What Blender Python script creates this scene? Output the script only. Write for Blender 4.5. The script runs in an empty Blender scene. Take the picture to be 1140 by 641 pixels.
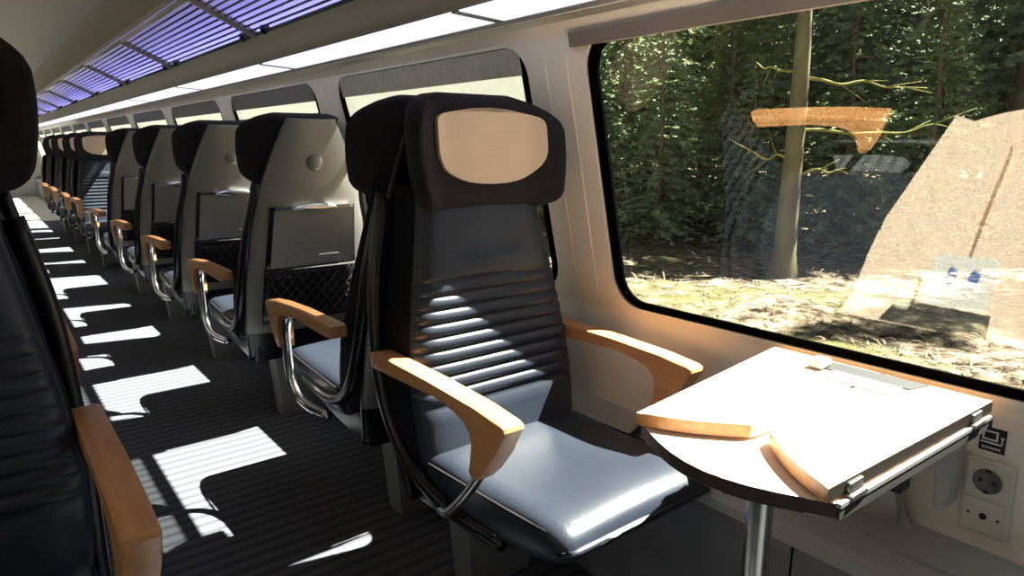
import bpy, bmesh, math, random
from mathutils import Vector, Matrix
C = bpy.context.scene.collection
PI = math.pi

# ------------------------------------------------------------------ materials
def mat(name, col, rough=.6, metal=0., spec=.5, var=0., scale=8., stretch=(1, 1, 1), bump=0., bscale=None, coords='Object', col2=None, sheen=0., coat=0.):
    m = bpy.data.materials.new(name); m.use_nodes = True
    nt = m.node_tree; b = nt.nodes['Principled BSDF']
    b.inputs['Roughness'].default_value = rough
    b.inputs['Metallic'].default_value = metal
    b.inputs['Specular IOR Level'].default_value = spec
    if sheen: b.inputs['Sheen Weight'].default_value = sheen
    if coat: b.inputs['Coat Weight'].default_value = coat; b.inputs['Coat Roughness'].default_value = .15
    tc = nt.nodes.new('ShaderNodeTexCoord'); mp = nt.nodes.new('ShaderNodeMapping')
    mp.inputs['Scale'].default_value = stretch
    nt.links.new(tc.outputs[coords], mp.inputs['Vector'])
    nz = nt.nodes.new('ShaderNodeTexNoise'); nz.inputs['Scale'].default_value = scale; nz.inputs['Detail'].default_value = 5
    nt.links.new(mp.outputs[0], nz.inputs['Vector'])
    c2 = col2 or tuple(min(1, c * (1 + var)) for c in col); c1 = col if col2 else tuple(c * (1 - var) for c in col)
    rp = nt.nodes.new('ShaderNodeValToRGB')
    rp.color_ramp.elements[0].position = .33; rp.color_ramp.elements[1].position = .67
    rp.color_ramp.elements[0].color = (*c1, 1); rp.color_ramp.elements[1].color = (*c2, 1)
    nt.links.new(nz.outputs['Fac'], rp.inputs['Fac']); nt.links.new(rp.outputs['Color'], b.inputs['Base Color'])
    if bump:
        n2 = nt.nodes.new('ShaderNodeTexNoise'); n2.inputs['Scale'].default_value = bscale or scale * 4; n2.inputs['Detail'].default_value = 4
        nt.links.new(mp.outputs[0], n2.inputs['Vector'])
        bp = nt.nodes.new('ShaderNodeBump'); bp.inputs['Strength'].default_value = bump; bp.inputs['Distance'].default_value = .01
        nt.links.new(n2.outputs['Fac'], bp.inputs['Height']); nt.links.new(bp.outputs[0], b.inputs['Normal'])
    return m

def emit(name, col, s):
    m = bpy.data.materials.new(name); m.use_nodes = True
    nt = m.node_tree; nt.nodes.clear()
    e = nt.nodes.new('ShaderNodeEmission'); e.inputs[0].default_value = (*col, 1); e.inputs[1].default_value = s
    o = nt.nodes.new('ShaderNodeOutputMaterial'); nt.links.new(e.outputs[0], o.inputs[0])
    return m

M = {}
M['leather'] = mat('navy_leather', (.020, .0255, .038), .35, spec=.42, var=.12, scale=6, bump=.05, bscale=120)
M['fabric'] = mat('dark_navy_fabric', (.007, .008, .013), .9, spec=.15, var=.2, scale=60, bump=.15, bscale=400)
M['headfab'] = mat('charcoal_fabric', (.019, .018, .021), .85, spec=.2, var=.15, scale=50, bump=.12, bscale=400)
M['peach'] = mat('peach_cover', (.70, .55, .41), .75, spec=.2, var=.05, scale=4, bump=.1, bscale=30)
M['silver'] = mat('silver_plastic', (.225, .215, .20), .42, metal=.35, var=.04, scale=5)
M['silver_dk'] = mat('grey_plastic', (.20, .20, .20), .45, metal=.2, var=.05, scale=6)
M['black'] = mat('black_plastic', (.006, .006, .009), .3, spec=.5, var=.1)
M['chrome'] = mat('chrome', (.72, .72, .74), .16, metal=1., var=.03)
M['steel'] = mat('brushed_steel', (.42, .41, .38), .28, metal=1., var=.06, scale=4, stretch=(1, 1, 12))
M['wood'] = mat('beech_wood', (.50, .225, .085), .38, spec=.45, col2=(.62, .31, .135), scale=7, stretch=(9, .8, 9), coat=.15)
M['wall'] = mat('beige_panel', (.78, .725, .645), .48, spec=.4, var=.04, scale=3)
M['trim'] = mat('beige_trim', (.84, .76, .65), .4, var=.04)
M['wallgrey'] = mat('grey_panel', (.40, .40, .385), .55, var=.05, scale=5)
M['heater'] = mat('dark_casing', (.19, .195, .225), .55, var=.08, scale=12)
M['heatertop'] = mat('pale_casing', (.36, .36, .36), .45, var=.05, scale=5)
M['ceil'] = mat('ceiling_panel', (.58, .545, .475), .55, var=.03, scale=2)
M['fascia'] = mat('bronze_fascia', (.36, .295, .235), .38, metal=.3, var=.05, scale=3)
M['valance'] = mat('grey_valance', (.42, .385, .345), .42, metal=.25, var=.04, scale=3)
M['lip'] = mat('satin_aluminium', (.55, .52, .46), .3, metal=.7, var=.05)
M['rubber'] = mat('black_gasket', (.0008, .0008, .0008), .95, spec=.02, var=.1)
M['shade'] = mat('taupe_cassette', (.20, .165, .135), .5, var=.08, scale=6)
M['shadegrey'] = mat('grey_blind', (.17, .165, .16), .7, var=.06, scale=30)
M['table'] = mat('pale_beech_laminate', (.80, .63, .50), .45, spec=.35, col2=(.86, .70, .57), scale=5, stretch=(1, 12, 12))
M['tabedge'] = mat('dark_wood_edge', (.038, .022, .018), .45, var=.15)
M['leafedge'] = mat('honey_wood_edge', (.45, .22, .08), .4, var=.15, scale=6, stretch=(2, 12, 12))
M['edgegrey'] = mat('grey_brown_edge', (.028, .022, .019), .8, spec=.03, var=.1)
M['edgegrey2'] = mat('grey_edge_band', (.05, .049, .047), .8, spec=.05, var=.08)
M['pedestal'] = mat('grey_pedestal', (.19, .19, .195), .5, var=.05)
M['alu'] = mat('aluminium_edge', (.42, .42, .41), .35, metal=.6, var=.05)
M['white'] = mat('white_plastic', (.78, .77, .73), .45, var=.03)
M['cream'] = mat('cream_plastic', (.60, .57, .48), .45, var=.03)
M['hole'] = mat('socket_recess', (.13, .12, .11), .5, var=.1)
M['pic_black'] = mat('sticker_black', (.006, .006, .007), .5, var=.1)
M['pic_white'] = mat('sticker_white', (.75, .75, .78), .5, var=.02)
M['blue'] = mat('blue_print', (.03, .085, .30), .6, var=.05)
M['grey'] = mat('mid_grey_plastic', (.025, .026, .026), .5, var=.05)
M['net'] = mat('net_cord', (.035, .033, .032), .8, var=.1)
M['rod'] = mat('dark_rod', (.07, .065, .08), .4, metal=.5, var=.1)
M['rackpanel'] = mat('rack_panel', (.62, .60, .68), .35, var=.05, scale=6)
M['lamp'] = emit('lamp_diffuser', (.80, .83, 1.0), 1.25)
M['led'] = emit('violet_led', (.24, .25, 1.0), 15.)
M['bark'] = mat('conifer_bark', (.13, .10, .078), .9, spec=.1, col2=(.22, .18, .14), scale=5, stretch=(1, 1, .3), bump=.6, bscale=10)
M['mossbark'] = mat('mossy_bark', (.10, .082, .062), .9, spec=.1, col2=(.18, .165, .085), scale=3, stretch=(1, 1, .35), bump=.6, bscale=10)
M['mossbranch'] = mat('mossy_branch', (.16, .155, .05), .9, spec=.1, col2=(.26, .25, .09), scale=6)
M['twig'] = mat('dry_twig', (.15, .115, .08), .9, var=.2)

def carpet_mat():
    m = bpy.data.materials.new('striped_carpet'); m.use_nodes = True
    nt = m.node_tree; b = nt.nodes['Principled BSDF']; b.inputs['Roughness'].default_value = .95; b.inputs['Specular IOR Level'].default_value = .1
    tc = nt.nodes.new('ShaderNodeTexCoord')
    w = nt.nodes.new('ShaderNodeTexWave'); w.wave_type = 'BANDS'; w.bands_direction = 'Y'
    w.inputs['Scale'].default_value = 6.0; w.inputs['Distortion'].default_value = .25
    nt.links.new(tc.outputs['Object'], w.inputs['Vector'])
    nz = nt.nodes.new('ShaderNodeTexNoise'); nz.inputs['Scale'].default_value = 160; nt.links.new(tc.outputs['Object'], nz.inputs['Vector'])
    rp = nt.nodes.new('ShaderNodeValToRGB'); rp.color_ramp.elements[0].color = (.078, .085, .102, 1); rp.color_ramp.elements[1].color = (.135, .143, .16, 1)
    rp.color_ramp.elements[0].position = .12; rp.color_ramp.elements[1].position = .6
    nt.links.new(w.outputs['Fac'], rp.inputs[0])
    mx = nt.nodes.new('ShaderNodeMixRGB'); mx.blend_type = 'MULTIPLY'; mx.inputs[0].default_value = .35
    nt.links.new(rp.outputs[0], mx.inputs[1]); nt.links.new(nz.outputs['Fac'], mx.inputs[2]); nt.links.new(mx.outputs[0], b.inputs['Base Color'])
    bp = nt.nodes.new('ShaderNodeBump'); bp.inputs['Strength'].default_value = .3; bp.inputs['Distance'].default_value = .004
    nt.links.new(nz.outputs['Fac'], bp.inputs['Height']); nt.links.new(bp.outputs[0], b.inputs['Normal'])
    return m
M['carpet'] = carpet_mat()

def glass_mat():
    m = bpy.data.materials.new('window_glass'); m.use_nodes = True
    nt = m.node_tree; nt.nodes.clear()
    lw = nt.nodes.new('ShaderNodeLayerWeight'); lw.inputs['Blend'].default_value = .5      # 1 - |cos|
    pw = nt.nodes.new('ShaderNodeMath'); pw.operation = 'POWER'; pw.inputs[1].default_value = 5
    fr = nt.nodes.new('ShaderNodeMath'); fr.operation = 'MULTIPLY_ADD'; fr.inputs[1].default_value = .93; fr.inputs[2].default_value = .07
    nt.links.new(lw.outputs['Facing'], pw.inputs[0]); nt.links.new(pw.outputs[0], fr.inputs[0])
    tr = nt.nodes.new('ShaderNodeBsdfTransparent'); tr.inputs[0].default_value = (.93, .95, .93, 1)
    gl = nt.nodes.new('ShaderNodeBsdfGlossy'); gl.inputs['Roughness'].default_value = 0.0; gl.inputs[0].default_value = (1, .97, .93, 1)
    mx = nt.nodes.new('ShaderNodeMixShader'); o = nt.nodes.new('ShaderNodeOutputMaterial')
    nt.links.new(fr.outputs[0], mx.inputs[0]); nt.links.new(tr.outputs[0], mx.inputs[1]); nt.links.new(gl.outputs[0], mx.inputs[2]); nt.links.new(mx.outputs[0], o.inputs[0])
    return m
M['glass'] = glass_mat()

def needle_mat(name, a, b_):
    m = bpy.data.materials.new(name); m.use_nodes = True; nt = m.node_tree; nt.nodes.clear()
    tc = nt.nodes.new('ShaderNodeTexCoord'); nz = nt.nodes.new('ShaderNodeTexNoise'); nz.inputs['Scale'].default_value = 2.2; nz.inputs['Detail'].default_value = 6
    nt.links.new(tc.outputs['Object'], nz.inputs['Vector'])
    rp = nt.nodes.new('ShaderNodeValToRGB'); rp.color_ramp.elements[0].position = .35; rp.color_ramp.elements[1].position = .65
    rp.color_ramp.elements[0].color = (*a, 1); rp.color_ramp.elements[1].color = (*b_, 1); nt.links.new(nz.outputs['Fac'], rp.inputs[0])
    d = nt.nodes.new('ShaderNodeBsdfDiffuse'); t = nt.nodes.new('ShaderNodeBsdfTranslucent'); x = nt.nodes.new('ShaderNodeMixShader'); x.inputs[0].default_value = .45
    nt.links.new(rp.outputs[0], d.inputs[0]); nt.links.new(rp.outputs[0], t.inputs[0]); nt.links.new(d.outputs[0], x.inputs[1]); nt.links.new(t.outputs[0], x.inputs[2])
    o = nt.nodes.new('ShaderNodeOutputMaterial'); nt.links.new(x.outputs[0], o.inputs[0]); return m
M['needle_a'] = needle_mat('needles_green', (.20, .265, .145), (.42, .49, .30))
M['needle_b'] = needle_mat('needles_bluegreen', (.20, .25, .175), (.42, .48, .35))
M['needle_c'] = needle_mat('needles_olive', (.22, .25, .12), (.43, .46, .24))
def ground_mat():
    m = bpy.data.materials.new('leaf_litter'); m.use_nodes = True
    nt = m.node_tree; b = nt.nodes['Principled BSDF']; b.inputs['Roughness'].default_value = .95; b.inputs['Specular IOR Level'].default_value = .1
    tc = nt.nodes.new('ShaderNodeTexCoord')
    n1 = nt.nodes.new('ShaderNodeTexNoise'); n1.inputs['Scale'].default_value = 4.5; n1.inputs['Detail'].default_value = 9; n1.inputs['Roughness'].default_value = .72
    n2 = nt.nodes.new('ShaderNodeTexNoise'); n2.inputs['Scale'].default_value = .55; n2.inputs['Detail'].default_value = 4
    for n in (n1, n2): nt.links.new(tc.outputs['Object'], n.inputs['Vector'])
    r1 = nt.nodes.new('ShaderNodeValToRGB'); e = r1.color_ramp.elements
    e[0].position = .38; e[0].color = (.018, .013, .008, 1); e[1].position = .60; e[1].color = (.33, .275, .195, 1)
    x = e.new(.48); x.color = (.13, .10, .066, 1)
    r2 = nt.nodes.new('ShaderNodeValToRGB'); r2.color_ramp.elements[0].position = .52; r2.color_ramp.elements[1].position = .66
    r2.color_ramp.elements[0].color = (0, 0, 0, 1); r2.color_ramp.elements[1].color = (.75, .75, .75, 1)
    nt.links.new(n1.outputs['Fac'], r1.inputs[0]); nt.links.new(n2.outputs['Fac'], r2.inputs[0])
    mx = nt.nodes.new('ShaderNodeMixRGB'); mx.inputs[2].default_value = (.11, .11, .035, 1)
    nt.links.new(r2.outputs[0], mx.inputs[0]); nt.links.new(r1.outputs[0], mx.inputs[1]); nt.links.new(mx.outputs[0], b.inputs['Base Color'])
    bp = nt.nodes.new('ShaderNodeBump'); bp.inputs['Strength'].default_value = .9; bp.inputs['Distance'].default_value = .12
    nt.links.new(n1.outputs['Fac'], bp.inputs['Height']); nt.links.new(bp.outputs[0], b.inputs['Normal'])
    return m
M['ground'] = ground_mat()

# ------------------------------------------------------------------ helpers
def obj(name, bm, m, parent=None, smooth=True, kind=None, autosmooth=None):
    bmesh.ops.remove_doubles(bm, verts=bm.verts, dist=1e-5)
    bmesh.ops.recalc_face_normals(bm, faces=bm.faces)
    me = bpy.data.meshes.new(name); bm.to_mesh(me); bm.free()
    for mm in (m if isinstance(m, (list, tuple)) else [m]): me.materials.append(mm)
    if smooth:
        me.polygons.foreach_set('use_smooth', [True] * len(me.polygons))
        if autosmooth: me.set_sharp_from_angle(angle=math.radians(autosmooth))
    o = bpy.data.objects.new(name, me); C.objects.link(o)
    if parent: o.parent = parent
    if kind: o['kind'] = kind
    return o

def tag(o, label, cat, group=None):
    o['label'] = label; o['category'] = cat
    if group: o['group'] = group
    return o

def thing(name, label, cat, loc=(0, 0, 0), rz=0, group=None):
    o = bpy.data.objects.new(name, None); C.objects.link(o); o.empty_display_size = .1
    o.location = loc; o.rotation_euler = (0, 0, rz)
    return tag(o, label, cat, group)

def copy_tree(o, parent=None):
    c = o.copy(); C.objects.link(c); c.parent = parent
    for ch in o.children: copy_tree(ch, c)
    return c

def box(bm, x0, x1, y0, y1, z0, z1, bev=0., seg=2):
    t = bmesh.new()
    bmesh.ops.create_cube(t, size=1, matrix=Matrix.Translation(((x0 + x1) / 2, (y0 + y1) / 2, (z0 + z1) / 2)) @ Matrix.Diagonal((x1 - x0, y1 - y0, z1 - z0, 1)))
    if bev: bmesh.ops.bevel(t, geom=list(t.edges), offset=bev, segments=seg, affect='EDGES', profile=.5)
    me = bpy.data.meshes.new('t'); t.to_mesh(me); t.free(); bm.from_mesh(me); bpy.data.meshes.remove(me)

def rbox(bm, sx, sy, sz, r, n=(12, 6, 8), f=None):
    """rounded box centred at 0 with half sizes sx,sy,sz, dense grid, then deformed by f(Vector)"""
    H = (sx, sy, sz)
    def axis(h, k):
        inner = h - r
        a = [-h + r * (1 - math.cos(PI / 2 * i / 3)) for i in range(3)]
        a += [-inner + 2 * inner * i / k for i in range(k + 1)]
        a += [h - r * (1 - math.cos(PI / 2 * (2 - i) / 3)) for i in range(3)]
        return a
    A = [axis(H[i], n[i]) for i in range(3)]
    cache = {}
    def V(p):
        key = tuple(round(c, 6) for c in p)
        if key in cache: return cache[key]
        q = Vector(p); inn = Vector([max(-(H[i] - r), min(H[i] - r, q[i])) for i in range(3)])
        d = q - inn
        if d.length > 1e-9:
            # cube-to-sphere mapping of the corner offset
            d = d.normalized() * r * max(abs(d.x), abs(d.y), abs(d.z)) / r
            q = inn + d
        if f: q = f(q)
        v = bm.verts.new(q); cache[key] = v; return v
    for ax in range(3):
        u, w = [(1, 2), (2, 0), (0, 1)][ax]
        for s in (-1, 1):
            for i in range(len(A[u]) - 1):
                for j in range(len(A[w]) - 1):
                    ps = []
                    for (a, b) in ((i, j), (i + 1, j), (i + 1, j + 1), (i, j + 1)):
                        p = [0, 0, 0]; p[ax] = s * H[ax]; p[u] = A[u][a]; p[w] = A[w][b]; ps.append(V(p))
                    if len(set(ps)) == 4: bm.faces.new(ps)

def loft(bm, loops, cap=True, closed=True):
    rows = [[bm.verts.new(p) for p in L] for L in loops]
    n = len(rows[0])
    for a, b in zip(rows, rows[1:]):
        for i in range(n if closed else n - 1):
            j = (i + 1) % n
            try: bm.faces.new((a[i], a[j], b[j], b[i]))
            except ValueError: pass
    if cap:
        for L in (rows[0], rows[-1]):
            try: bm.faces.new(L)
            except ValueError: pass
    return rows

def tube(bm, pts, r, n=10, rs=None, flat=1.):
    pts = [Vector(p) for p in pts]; loops = []
    up = None
    for i, p in enumerate(pts):
        t = (pts[min(i + 1, len(pts) - 1)] - pts[max(i - 1, 0)]).normalized()
        if up is None: up = t.orthogonal().normalized()
        up = (up - t * up.dot(t)).normalized(); s = t.cross(up)
        rr = rs[i] if rs else r
        loops.append([p + up * rr * math.cos(2 * PI * k / n) + s * rr * flat * math.sin(2 * PI * k / n) for k in range(n)])
    loft(bm, loops)

def smooth_path(pts, k=6):
    pts = [Vector(p) for p in pts]; out = []
    P = [pts[0] * 2 - pts[1]] + pts + [pts[-1] * 2 - pts[-2]]
    for i in range(1, len(P) - 2):
        for j in range(k):
            t = j / k
            out.append(.5 * ((2 * P[i]) + (P[i + 1] - P[i - 1]) * t + (2 * P[i - 1] - 5 * P[i] + 4 * P[i + 1] - P[i + 2]) * t * t + (-P[i - 1] + 3 * P[i] - 3 * P[i + 1] + P[i + 2]) * t ** 3))
    out.append(pts[-1]); return out

def prism(bm, poly, axis, a, b, bev=0., seg=2):
    """extrude a 2-D outline; axis 'x': poly=(y,z); 'z': poly=(x,y); 'y': poly=(x,z)"""
    t = bmesh.new()
    def P(p, h): return {'x': (h, p[0], p[1]), 'y': (p[0], h, p[1]), 'z': (p[0], p[1], h)}[axis]
    va = [t.verts.new(P(p, a)) for p in poly]; vb = [t.verts.new(P(p, b)) for p in poly]
    n = len(poly)
    fa = t.faces.new(va); fb = t.faces.new(vb[::-1])
    for i in range(n): t.faces.new((va[i], vb[i], vb[(i + 1) % n], va[(i + 1) % n]))
    if bev:
        es = [e for e in t.edges if (e in fa.edges[:]) or (e in fb.edges[:])]
        bmesh.ops.bevel(t, geom=es, offset=bev, segments=seg, affect='EDGES', profile=.5)
    bmesh.ops.triangulate(t, faces=[f for f in t.faces if len(f.verts) > 4])
    me = bpy.data.meshes.new('t'); t.to_mesh(me); t.free(); bm.from_mesh(me); bpy.data.meshes.remove(me)

def lerp(tab, x):
    if x <= tab[0][0]: return tab[0][1]
    for (a, u), (b, v) in zip(tab, tab[1:]):
        if x <= b:
            t = (x - a) / (b - a); return u + (v - u) * t
    return tab[-1][1]
def slerp(tab, x):
    if x <= tab[0][0]: return tab[0][1]
    for (a, u), (b, v) in zip(tab, tab[1:]):
        if x <= b:
            t = (x - a) / (b - a); t = t * t * (3 - 2 * t); return u + (v - u) * t
    return tab[-1][1]
def sg(v): return (v > 0) - (v < 0)

# ------------------------------------------------------------------ camera (24 mm equivalent)
f_px, cxp, cyp, vpx, vpy, H = 760., 570., 320.5, -42., 161., 1.15
ycam = Vector((vpx - cxp, -(vpy - cyp), f_px)).normalized()          # carriage axis in (right, up, forward)
zcam = Vector((0, ycam.z, -ycam.y)).normalized()
xcam = Vector((f_px, 0, cxp - vpx)); xcam = (xcam - ycam * xcam.dot(ycam)); xcam = (xcam - zcam * xcam.dot(zcam)).normalized()
right = Vector((xcam.x, ycam.x, zcam.x)); up = Vector((xcam.y, ycam.y, zcam.y)); fwd = Vector((xcam.z, ycam.z, zcam.z))
cd = bpy.data.cameras.new('camera'); cam = bpy.data.objects.new('camera', cd); C.objects.link(cam)
cd.sensor_width = 36; cd.lens = f_px / 1140 * 36; cd.clip_start = .02; cd.clip_end = 400
mw = Matrix.Identity(4)
for i in range(3):
    mw[i][0] = right[i]; mw[i][1] = up[i]; mw[i][2] = -fwd[i]
mw[2][3] = H
cam.matrix_world = mw
bpy.context.scene.camera = cam

# ------------------------------------------------------------------ carriage shell
CXC = .14                      # centre line of the carriage
Y0, Y1 = -2.18, 19.1           # ends
PIT, PIL0 = 1.42, 1.37         # window pitch, first pillar centre
def Xw(z): return 1.352 - .222 * (z - .745)
def Xp(z):
    x = 1.222; a = 1.38
    for lo, sl in ((.96, .43), (.88, .35), (.80, .20), (.0, .10)):
        if z >= lo: return x + sl * (a - z)
        x += sl * (a - lo); a = lo
#                # the glass itself leans more than the wall
def mir(bm):
    for v in bm.verts: v.co.x = 2 * CXC - v.co.x

bm = bmesh.new(); box(bm, -1.2, 1.48, Y0, Y1, -.06, 0)
obj('floor', bm, M['carpet'], kind='structure', smooth=False)

bm = bmesh.new(); box(bm, -1.2, 1.48, 12.7, Y1, 0, .003)  # slab added in a pale colour so the far floor looks sunlit
obj('floor_vestibule_sunlit', bm, mat('sunlit_floor_pale', (.55, .54, .50), .5, var=.05), kind='structure', smooth=False)

def rrect(y0, y1, z0, z1, r, m=7, ne=8):
    """rounded rectangle as list of (y,z, outer-key) counter-clockwise"""
    pts = []
    cs = [((y1 - r, z0 + r), -PI / 2), ((y1 - r, z1 - r), 0), ((y0 + r, z1 - r), PI / 2), ((y0 + r, z0 + r), PI)]
    for ci, ((cy, cz), a0) in enumerate(cs):
        for k in range(m + 1):
            a = a0 + PI / 2 * k / m; pts.append((cy + r * math.cos(a), cz + r * math.sin(a), ('c', ci)))
        nx = cs[(ci + 1) % 4]
        a = a0 + PI / 2
        p0 = (cy + r * math.cos(a), cz + r * math.sin(a)); p1 = (nx[0][0] + r * math.cos(a), nx[0][1] + r * math.sin(a))
        for k in range(1, ne):
            t = k / ne; pts.append((p0[0] + (p1[0] - p0[0]) * t, p0[1] + (p1[1] - p0[1]) * t, ('e', ci, t)))
    return pts

WZ0, WZ1, WHALF, WR = .722, 1.410, .60, .085
ZLO, ZHI = .70, 1.418
def wall_side(name, sign):
    bm = bmesh.new()
    k = -3
    while True:
        c = PIL0 - PIT / 2 + PIT * k
        if c - PIT / 2 > Y1 - .2: break
        k += 1
        y0, y1 = max(Y0, c - PIT / 2), min(Y1, c + PIT / 2)
        if y1 - y0 < PIT - .01:
            if y1 > y0:
                q = [bm.verts.new((Xw(z), y, z)) for (y, z) in ((y0, ZLO), (y1, ZLO), (y1, ZHI), (y0, ZHI))]; bm.faces.new(q)
            continue
        inn = rrect(c - WHALF, c + WHALF, WZ0, WZ1, WR)
        oc = [(y1, ZLO), (y1, ZHI), (y0, ZHI), (y0, ZLO)]
        A, B, R1 = [], [], []
        for (y, z, kk) in inn:
            if kk[0] == 'c': o = oc[kk[1]]
            else:
                a, b = oc[kk[1]], oc[(kk[1] + 1) % 4]; o = (a[0] + (b[0] - a[0]) * kk[2], a[1] + (b[1] - a[1]) * kk[2])
            A.append(bm.verts.new((Xw(z), y, z))); B.append(bm.verts.new((Xw(o[1]), o[0], o[1]))); R1.append(bm.verts.new((Xw(z) + .012, y, z)))
        n = len(A)
        for i in range(n):
            j = (i + 1) % n
            if inn[i][2][0] == 'c' and inn[j][2][0] == 'c' and inn[i][2][1] == inn[j][2][1]: bm.faces.new((A[i], A[j], B[i]))
            else: bm.faces.new((A[i], A[j], B[j], B[i]))
            bm.faces.new((A[i], R1[i], R1[j], A[j]))
    # below the sill and above the windows
    def strip(prof):
        a = [bm.verts.new((x, Y0, z)) for x, z in prof]; b = [bm.verts.new((x, Y1, z)) for x, z in prof]
        for i in range(len(prof) - 1): bm.faces.new((a[i], a[i + 1], b[i + 1], b[i]))
    strip([(1.372, 0), (1.372, .42), (Xw(ZLO), ZLO)])
    strip([(Xw(ZHI), ZHI), (1.190, 1.430), (1.168, 1.443), (1.145, 1.452)])
    if sign < 0: mir(bm)
    return obj(name, bm, M['wall'], kind='structure', autosmooth=25)
wall_side('wall_right', 1); wall_side('wall_left', -1)

# windows: gasket and pane
def make_window(n, c, sign):
    bm = bmesh.new()
    a = rrect(c - WHALF + .004, c + WHALF - .004, WZ0 + .004, WZ1 - .004, WR); b = rrect(c - WHALF + .034, c + WHALF - .034, WZ0 + .020, WZ1 - .020, WR - .02)
    def L(p, d): return [(Xw(z) + d, y, z) for (y, z, _) in p]
    def Lp(p, d): return [(Xp(z) + d, y, z) for (y, z, _) in p]
    loops = [L(a, .014), L(a, .004), L(b, .006), L(b, .014)]
    rows = [[bm.verts.new(p) for p in q] for q in loops]; m = len(a)
    for k in range(4):
        r, s = rows[k], rows[(k + 1) % 4]
        for i in range(m): bm.faces.new((r[i], r[(i + 1) % m], s[(i + 1) % m], s[i]))
    oc = [(c + PIT / 2 - .004, .60), (c + PIT / 2 - .004, 1.43), (c - PIT / 2 + .004, 1.43), (c - PIT / 2 + .004, .60)]      # black border of the outer glazing behind the panel
    for i in range(m):
        j = (i + 1) % m; q = []
        for t in (i, j):
            kk = a[t][2]
            if kk[0] == 'c': o = oc[kk[1]]
            else:
                u, v = oc[kk[1]], oc[(kk[1] + 1) % 4]; o = (u[0] + (v[0] - u[0]) * kk[2], u[1] + (v[1] - u[1]) * kk[2])
            q.append(bm.verts.new((Xw(o[1]) + .016, o[0], o[1])))
        f_ = [rows[0][i], rows[0][j], q[1], q[0]] if (q[0].co - q[1].co).length > 1e-6 else [rows[0][i], rows[0][j], q[0]]
        bm.faces.new(f_)
    if sign < 0: mir(bm)
    w = obj('window_%d' % n, bm, M['rubber'], kind='structure', autosmooth=40)
    bm = bmesh.new()
    rows = []; q0, q1, hw = .60, 1.425, PIT / 2 - .003      # outer glazing runs on behind the pillars
    for k in range(33):
        z = q0 + (q1 - q0) * (.5 - .5 * math.cos(PI * k / 32)); h = hw
        rows.append([bm.verts.new((Xp(z) + d, c + sy * h, z)) for d, sy in ((0, -1), (0, 1), (.002, 1), (.002, -1))])
    for a_, b_ in zip(rows, rows[1:]):
        for k in range(4): bm.faces.new((a_[k], a_[(k + 1) % 4], b_[(k + 1) % 4], b_[k]))
    bm.faces.new(rows[0]); bm.faces.new(rows[-1])
    if sign < 0: mir(bm)
    obj('pane', bm, M['glass'], w, autosmooth=40)
    return w
wn = 1; WC = []
for sgn in (1, -1):
    k = -2
    while PIL0 + PIT * k + PIT / 2 < Y1 + .05 - .0:
        c = PIL0 - PIT / 2 + PIT * k
        if c - PIT / 2 >= Y0 - .01 and c + PIT / 2 <= Y1 + .01:
            make_window(wn, c, sgn); wn += 1
            if sgn > 0: WC.append(c)
        k += 1

# trims: pillar ribs, blind cassettes over the windows, aluminium edge of the lamp strip
tn = 1
for k in range(-1, 5):
    bm = bmesh.new(); yc = PIL0 + PIT * k
    for dy, w in ((-.045, .004), (.035, .004)):
        pts = [(Xw(z) + .002, yc + dy, z) for z in (.74, 1.0, 1.2, 1.40)]
        tube(bm, pts, w, 6)
    obj('trim_%d' % tn, bm, M['trim'], kind='structure'); tn += 1
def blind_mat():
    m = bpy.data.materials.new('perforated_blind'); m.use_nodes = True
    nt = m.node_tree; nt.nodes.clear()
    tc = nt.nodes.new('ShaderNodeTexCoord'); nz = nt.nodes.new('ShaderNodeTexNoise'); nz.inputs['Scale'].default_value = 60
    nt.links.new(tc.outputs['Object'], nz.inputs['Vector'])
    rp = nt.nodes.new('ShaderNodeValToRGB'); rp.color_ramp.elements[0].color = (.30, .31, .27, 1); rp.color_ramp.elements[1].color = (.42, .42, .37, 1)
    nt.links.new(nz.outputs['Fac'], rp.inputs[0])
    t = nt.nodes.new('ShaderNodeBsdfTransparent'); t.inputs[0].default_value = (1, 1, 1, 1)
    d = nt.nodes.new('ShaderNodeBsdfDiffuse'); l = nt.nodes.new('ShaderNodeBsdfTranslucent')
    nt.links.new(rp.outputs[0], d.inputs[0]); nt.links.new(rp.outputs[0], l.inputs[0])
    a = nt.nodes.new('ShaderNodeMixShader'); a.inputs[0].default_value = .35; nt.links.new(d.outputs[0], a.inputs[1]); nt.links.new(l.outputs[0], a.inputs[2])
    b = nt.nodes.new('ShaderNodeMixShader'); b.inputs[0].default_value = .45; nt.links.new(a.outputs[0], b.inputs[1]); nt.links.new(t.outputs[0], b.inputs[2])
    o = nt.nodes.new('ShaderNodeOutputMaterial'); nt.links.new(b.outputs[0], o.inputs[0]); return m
M['blind'] = blind_mat(); M['shadetop'] = mat('olive_shaded_top', (.42, .40, .33), .7, var=.12, scale=40)  # olive tone paints the cassette's shade on the blind top
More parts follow.
